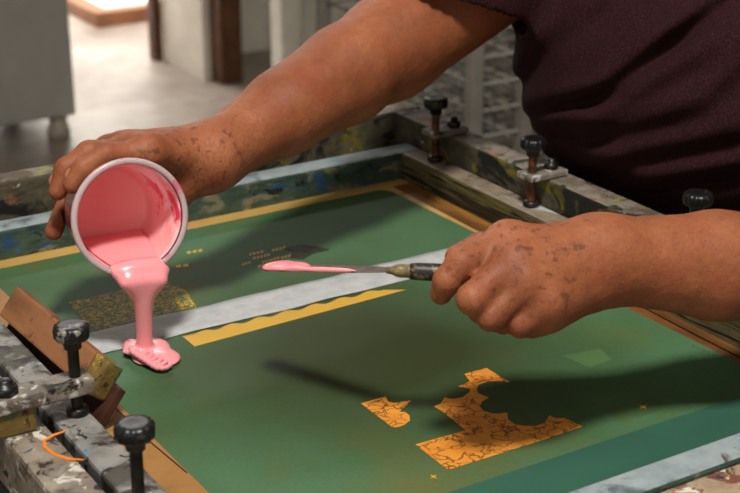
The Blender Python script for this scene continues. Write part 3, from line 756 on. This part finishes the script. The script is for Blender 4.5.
body_f = U(.035, body_f, right, left)
# the spatula handle line and the tub press into the skin, they never pass through it
KH0 = jl(392, 270.3, 1.102); KH1 = jl(545, 277.5, 1.098)
def body(p):
    d = body_f(p)
    q = p-C; a = -(q@n); r = np.sqrt(np.maximum((q*q).sum(1)-a*a, 0))
    tub = np.maximum(np.maximum(r-(Rout(a)+.0004), a-HC-.0005), -a-.004)
    rim = np.maximum(r-.0490, np.abs(a)-.0052)
    ab = KH1-KH0; qq = p-KH0; t = np.clip(qq@ab/(ab@ab), 0, 1); kn = np.sqrt(((qq-t[:, None]*ab)**2).sum(1))-.0078
    d = np.maximum(d, -tub); d = np.maximum(d, -rim)
    bar = np.maximum.reduce([np.abs(p[:, 0]-.924)-.0185, p[:, 1]-1.404, np.abs(p[:, 2]-Z(.014))-.0462])     # the forearm rests on the side bar
    return np.maximum(-smin(-d, kn, .0008), -bar)
person = thing('person', 'man in a maroon T-shirt pouring pink ink with one hand and holding a knife', 'person', (hip[0], hip[1], 0))
lo, hi = np.minimum.reduce([C-.11, E_L-.1, S_L-.12, W_L-.13]), np.maximum.reduce([S_R+.16, E_R+.1, headc+.15, S_L+.15])
lo[2] = .88
me = sdf_mesh('body', Fn(body, *body_f.bound()), lo, hi, .0023)
link('body', me, [M_skin], person)
# nails
def nail(c, nrm, along, sz, m, name='fingernail'):
    nrm = nrm/np.linalg.norm(nrm); along = along-nrm*(along@nrm); along /= np.linalg.norm(along); sd = np.cross(nrm, along)
    bm = bmesh.new(); bmesh.ops.create_uvsphere(bm, u_segments=14, v_segments=8, radius=1)
    M = Matrix([[*(sd*sz[0]), 0], [*(along*sz[1]), 0], [*(nrm*sz[2]), 0], [0, 0, 0, 1]]).transposed(); M.translation = Vector(c)
    bm.transform(M); bm_link(name, bm, m, person, smooth=True)
nail(K(141, .0148, .0205), (math.cos(math.radians(150))*u+math.sin(math.radians(150))*v)+n*.5, K(148, .0075, .018)-K(130, .0088, .018), (.0040, .0052, .0011), M_nail)
nail(K(151, .0205, .0425), (math.cos(math.radians(165))*u+math.sin(math.radians(165))*v)+n*.5, K(158, .0125, .037)-K(138, .016, .037), (.0036, .0048, .0010), M_nail)
nail(jl(439.0, 290.5, 1.0605), -VIEW*.8-RIGHT*.5+CUP*.0, jl(441, 296, 1.068)-jl(447, 281, 1.062), (.0042, .0056, .0012), M_nail_dirty)
# T-shirt
hemR = E_R+(S_R-E_R)*.36; axR = (S_R-E_R)/np.linalg.norm(S_R-E_R)
hemL = E_L+(S_L-E_L)*.50; axL = (S_L-E_L)/np.linalg.norm(S_L-E_L)
def sleeve(hem, S, axis, r0, r1):
    cp = Cap(hem-axis*.03, S, r0, r1)
    return Fn(lambda p: np.maximum(cp(p), -((p-hem)@axis)), *cp.bound())
nh_ = np.cross(J(527, 19, 1.53)-J(467, 0, 1.53), J(496, 11, 1.56)-J(496, 11, 1.50)); nh_ /= np.linalg.norm(nh_); ph_ = J(496, 12, 1.53)
if nh_[2] < 0: nh_ = -nh_
cpR = Cap(E_R+(S_R-E_R)*.12, S_R, .074, .086)
slR = Fn(lambda p: np.maximum(cpR(p), -((p-ph_)@nh_)), *cpR.bound()); slL = sleeve(hemL, S_L, axL, .068, .076)
cR_ = Cap(E_R, S_R, .0680, .0760); cavR = lambda p: np.maximum(cR_(p), (p-ph_)@nh_-.012); cavL = Cap(E_L, hemL+axL*.07, .063, .063)
shirt_trunk = U(.07, Ell(hip+V3(0, 0, .215)+frt*.074, (.206, .170, .165), ax3), Ell(mid-V3(0, 0, .12), (.190, .135, .21), ax3), Cap(S_R-V3(0, 0, .02), S_L-V3(0, 0, .02), .066, .066), Ell(hip+V3(0, 0, .02)+frt*.03, (.190, .150, .17), ax3))
shirt_u = U(.035, shirt_trunk, slR, slL)
folds = []
def fold(a, b, amp, w, d=1.50):
    A, Bp = J(a[0], a[1], d), J(b[0], b[1], d); m = (A+Bp)/2
    t = (Bp-A)/np.linalg.norm(Bp-A); nr = np.cross(t, VIEW); nr /= np.linalg.norm(nr)
    folds.append((m, t, nr, np.linalg.norm(Bp-A)/2, amp, w))
fold((548, 108), (600, 101), -.007, .007); fold((585, 108), (680, 40), -.007, .009); fold((640, 66), (742, -8), -.005, .009)
fold((600, 128), (700, 70), -.004, .012); fold((552, 152), (625, 184), -.007, .008); fold((568, 150), (680, 128), -.006, .011)
fold((600, 170), (730, 150), -.005, .010); fold((530, 78), (556, 40), -.005, .010); fold((548, 128), (590, 136), -.006, .008)
fold((690, 120), (748, 60), -.004, .012); fold((575, 40), (640, -10), -.004, .012); fold((640, 195), (740, 178), -.005, .009)
def shirt(p):
    d = shirt_u(p)
    for m, t, nr, L, amp, w in folds:
        q = p-m; s = q@t; e = q@nr
        if np.abs(e).min() > .05 and len(p) > 1: continue
        win = np.clip((L+.02-np.abs(s))/.04, 0, 1)
        d = d-1.7*win*amp*(np.exp(-(e/w)**2)-.55*np.exp(-((e-1.8*w)/(1.3*w))**2))
    d = np.maximum(d, -np.minimum(cavR(p), cavL(p)))
    nk = np.sqrt(((p-(mid+V3(0, 0, .085)+frt*.02))**2).sum(1))-.088
    d = np.maximum(d, -nk)
    bar = np.maximum.reduce([np.abs(p[:, 0]-.924)-.0165, p[:, 1]-1.403, np.abs(p[:, 2]-Z(.014))-.0445])     # the shirt rests against the side bar
    d = np.maximum(d, -bar-.0)
    return np.maximum(d, .80-p[:, 2])
lo, hi = np.minimum(S_L, S_R)-.30, np.maximum(S_L, S_R)+.30; lo[2] = .78; hi[2] = mid[2]+.14
me = sdf_mesh('shirt', Fn(shirt, *shirt_u.bound()), lo, hi, .0036)
tag(link('t_shirt', me, [M_shirt], person), 'maroon heather T-shirt')
# trousers, shoes, hair
hp = V3(hip[0], hip[1], .86); ft = [hp+lat*s*.11-frt*.02 for s in (-1, 1)]
tr = U(.05, Ell(hp, (.165, .125, .12), ax3), *[chain([hp+lat*s*.085-V3(0, 0, .03), V3(*(hp+lat*s*.10+frt*.02)[:2], .48), V3(*(hp+lat*s*.11-frt*.02)[:2], .09)], [.092, .068, .060], .03) for s in (-1, 1)])
trf = Fn(lambda p: np.maximum(np.maximum(tr(p), p[:, 2]-.895), .045-p[:, 2]), *tr.bound())
lo, hi = hp-.3, hp+.3; lo[2] = .02; hi[2] = 1.0
link('trousers', sdf_mesh('trousers', trf, lo, hi, .008), [M_trouser], person)
for f0 in ft:
    g = V3(f0[0], f0[1], 0)
    sh = U(.02, Cap(g-frt*.03+V3(0, 0, .05), g+frt*.13+V3(0, 0, .035), .045, .034), Cap(g+V3(0, 0, .06), g+V3(0, 0, .09), .045, .042))
    shf = Fn(lambda p, s=sh: np.maximum(s(p), .001-p[:, 2]), *sh.bound())
    link('shoe', sdf_mesh('shoe', shf, g-V3(.25, .25, .02), g+V3(.25, .25, .2), .006), [M_shoe], person)
hr = Ell(headc+V3(0, 0, .03)-frt*.008, (.082, .100, .098), ax3)
hrf = Fn(lambda p: np.maximum(hr(p), -np.minimum((p-headc)@(-frt)*.8+(p[:, 2]-headc[2])*.62-.012, 9)), *hr.bound())
link('hair', sdf_mesh('hair', hrf, headc-.14, headc+.16, .005), [M_hair], person)

# ================================================================== PALETTE KNIFE
kn = thing('palette_knife', 'palette knife with pink ink on its blade tip and a dark handle', 'palette knife', tuple((KH0+KH1)/2))
M_blade = plain('smeared_steel_blade', lin((92, 76, 66)), .5, .35, .0, .2, 90)
M_handle = Mat('stained_black_handle', .45, .4)
M_handle.color(M_handle.mix(M_handle.ramp(M_handle.noise(110, 4, .6, .3, (1, 1, 1)), [(.56, 0.0), (.62, .8)]), lin((34, 30, 28)), lin((120, 104, 74))))
M_ferrule = plain('tarnished_ferrule', lin((140, 122, 84)), .45, .4, .2, .3, 120)
T0 = jl(266, 267, 1.185); ka = (KH0-T0)/np.linalg.norm(KH0-T0); ks = np.cross(ka, V3(0, 0, 1)); ks /= np.linalg.norm(ks); kz = np.cross(ks, ka); kz = kz if kz[2] > 0 else -kz
bl = np.linalg.norm(KH0-T0)
def blade_outline(s):      # half-width along the blade
    if s < .06: return .0105*math.sqrt(max(0, 1-((.06-s)/.06)**2))
    return .0105-.0028*(s-.06)-(.0022*max(0, (s-.8)/.2)**2)
def blade_mesh(bm, s0, s1, th, lift, grow=0, nseg=40, dome=0):
    rings = []
    for k in range(nseg+1):
        s = s0+(s1-s0)*k/nseg; w = blade_outline(s)+grow; c0 = T0+ka*bl*s+kz*lift
        e = min(1, math.sqrt(max(0, min(k, nseg-k)/3)))
        rings.append([bm.verts.new(c0+ks*w*a*(1 if not dome else max(.15, e))+kz*h*(1 if not dome else max(.1, e))) for a, h in ((-1, 0), (-.7, th), (0, th+dome), (.7, th), (1, 0), (0, -th*.5))])
    for A, B in zip(rings[:-1], rings[1:]):
        for i in range(6):
            f = bm.faces.new((A[i], A[(i+1) % 6], B[(i+1) % 6], B[i])); f.smooth = bool(dome)
    bm.faces.new(rings[0][::-1]); bm.faces.new(rings[-1])
bm = bmesh.new(); blade_mesh(bm, .004, 1.0, .0007, 0); bm_link('blade', bm, M_blade, kn)
inkp = [Ell(T0+ka*bl*s+kz*.0014+ks*o, (l, w, h), (ka, ks, kz)) for s, o, l, w, h in ((.09, 0, .012, .0106, .0024), (.20, .001, .014, .0098, .0022), (.30, .002, .010, .0066, .0017), (.42, .0072, .013, .0026, .0014), (.57, .0072, .014, .0022, .0012), (.70, .0075, .012, .0014, .0010))]
ku = U(.004, *inkp); link('ink_smear', sdf_mesh('ink_smear', Fn(ku, *ku.bound()), np.minimum(T0, KH0)-.03, np.maximum(T0, KH0)+.03, .0011), [M_ink], kn)
hv = (KH1-KH0); hl = np.linalg.norm(hv)
bm = bmesh.new(); lathe(bm, [(0, -.004), (.0024, -.004), (.0030, .000), (.0044, .003), (.0050, .006), (.0050, .012), (.0056, .013), (0, .013)], KH0, hv, 28); bm_link('ferrule', bm, M_ferrule, kn)
bm = bmesh.new(); lathe(bm, [(0, .0131), (.0058, .0131), (.0064, .018), (.0065, .05), (.0064, hl-.01), (.0058, hl-.003), (.003, hl), (0, hl)], KH0, hv, 28); bm_link('handle', bm, M_handle, kn)

# ================================================================== LIGHT AND CAMERA
wd_ = bpy.data.worlds.new('World'); scn.world = wd_; wd_.use_nodes = True
bg = wd_.node_tree.nodes['Background']; bg.inputs[0].default_value = (1.0, .90, .76, 1); bg.inputs[1].default_value = .22
def area(name, loc, target, size, power, col=(1, 1, 1), size_y=None):
    L = bpy.data.lights.new(name, 'AREA'); L.energy = power; L.color = col; L.size = size
    if size_y: L.shape = 'RECTANGLE'; L.size_y = size_y
    o = bpy.data.objects.new(name, L); COL.objects.link(o); o.location = loc
    o.rotation_euler = (Vector(target)-Vector(loc)).to_track_quat('-Z', 'Y').to_euler(); return o
key = W(.02, .25, ZM+2.2)
area('ceiling_lamp', tuple(key), tuple(W(.02, 1.2, ZM)), .30, 60, (1.0, .97, .90))
area('yard_light', (2.4, 7.6, 4.2), (2.6, 8.2, 0), 3.0, 700, (1, .98, .95))
area('front_fill', tuple(W(-1.0, -1.3, ZM+.55)), tuple(W(0, 1.3, ZM+.15)), 1.3, 11, (1.0, .93, .84))  # added fill lamp behind the camera, brightens upright faces and the cup inside

cam = bpy.data.cameras.new('Camera'); co = bpy.data.objects.new('Camera', cam); COL.objects.link(co)
cam.sensor_width = 36; cam.lens = F/740*36; cam.clip_start = .02
co.location = tuple(EYE)
M = Matrix([[*RIGHT, 0], [*CUP, 0], [*(-VIEW), 0], [0, 0, 0, 1]]).transposed(); M.translation = Vector(EYE)
co.matrix_world = M
cam.dof.use_dof = True; cam.dof.focus_distance = 1.2; cam.dof.aperture_fstop = 11
scn.camera = co
scn.view_settings.view_transform = 'Standard'; scn.view_settings.look = 'None'
scn.view_settings.exposure = 0; scn.view_settings.gamma = 1; scn.view_settings.use_curve_mapping = False
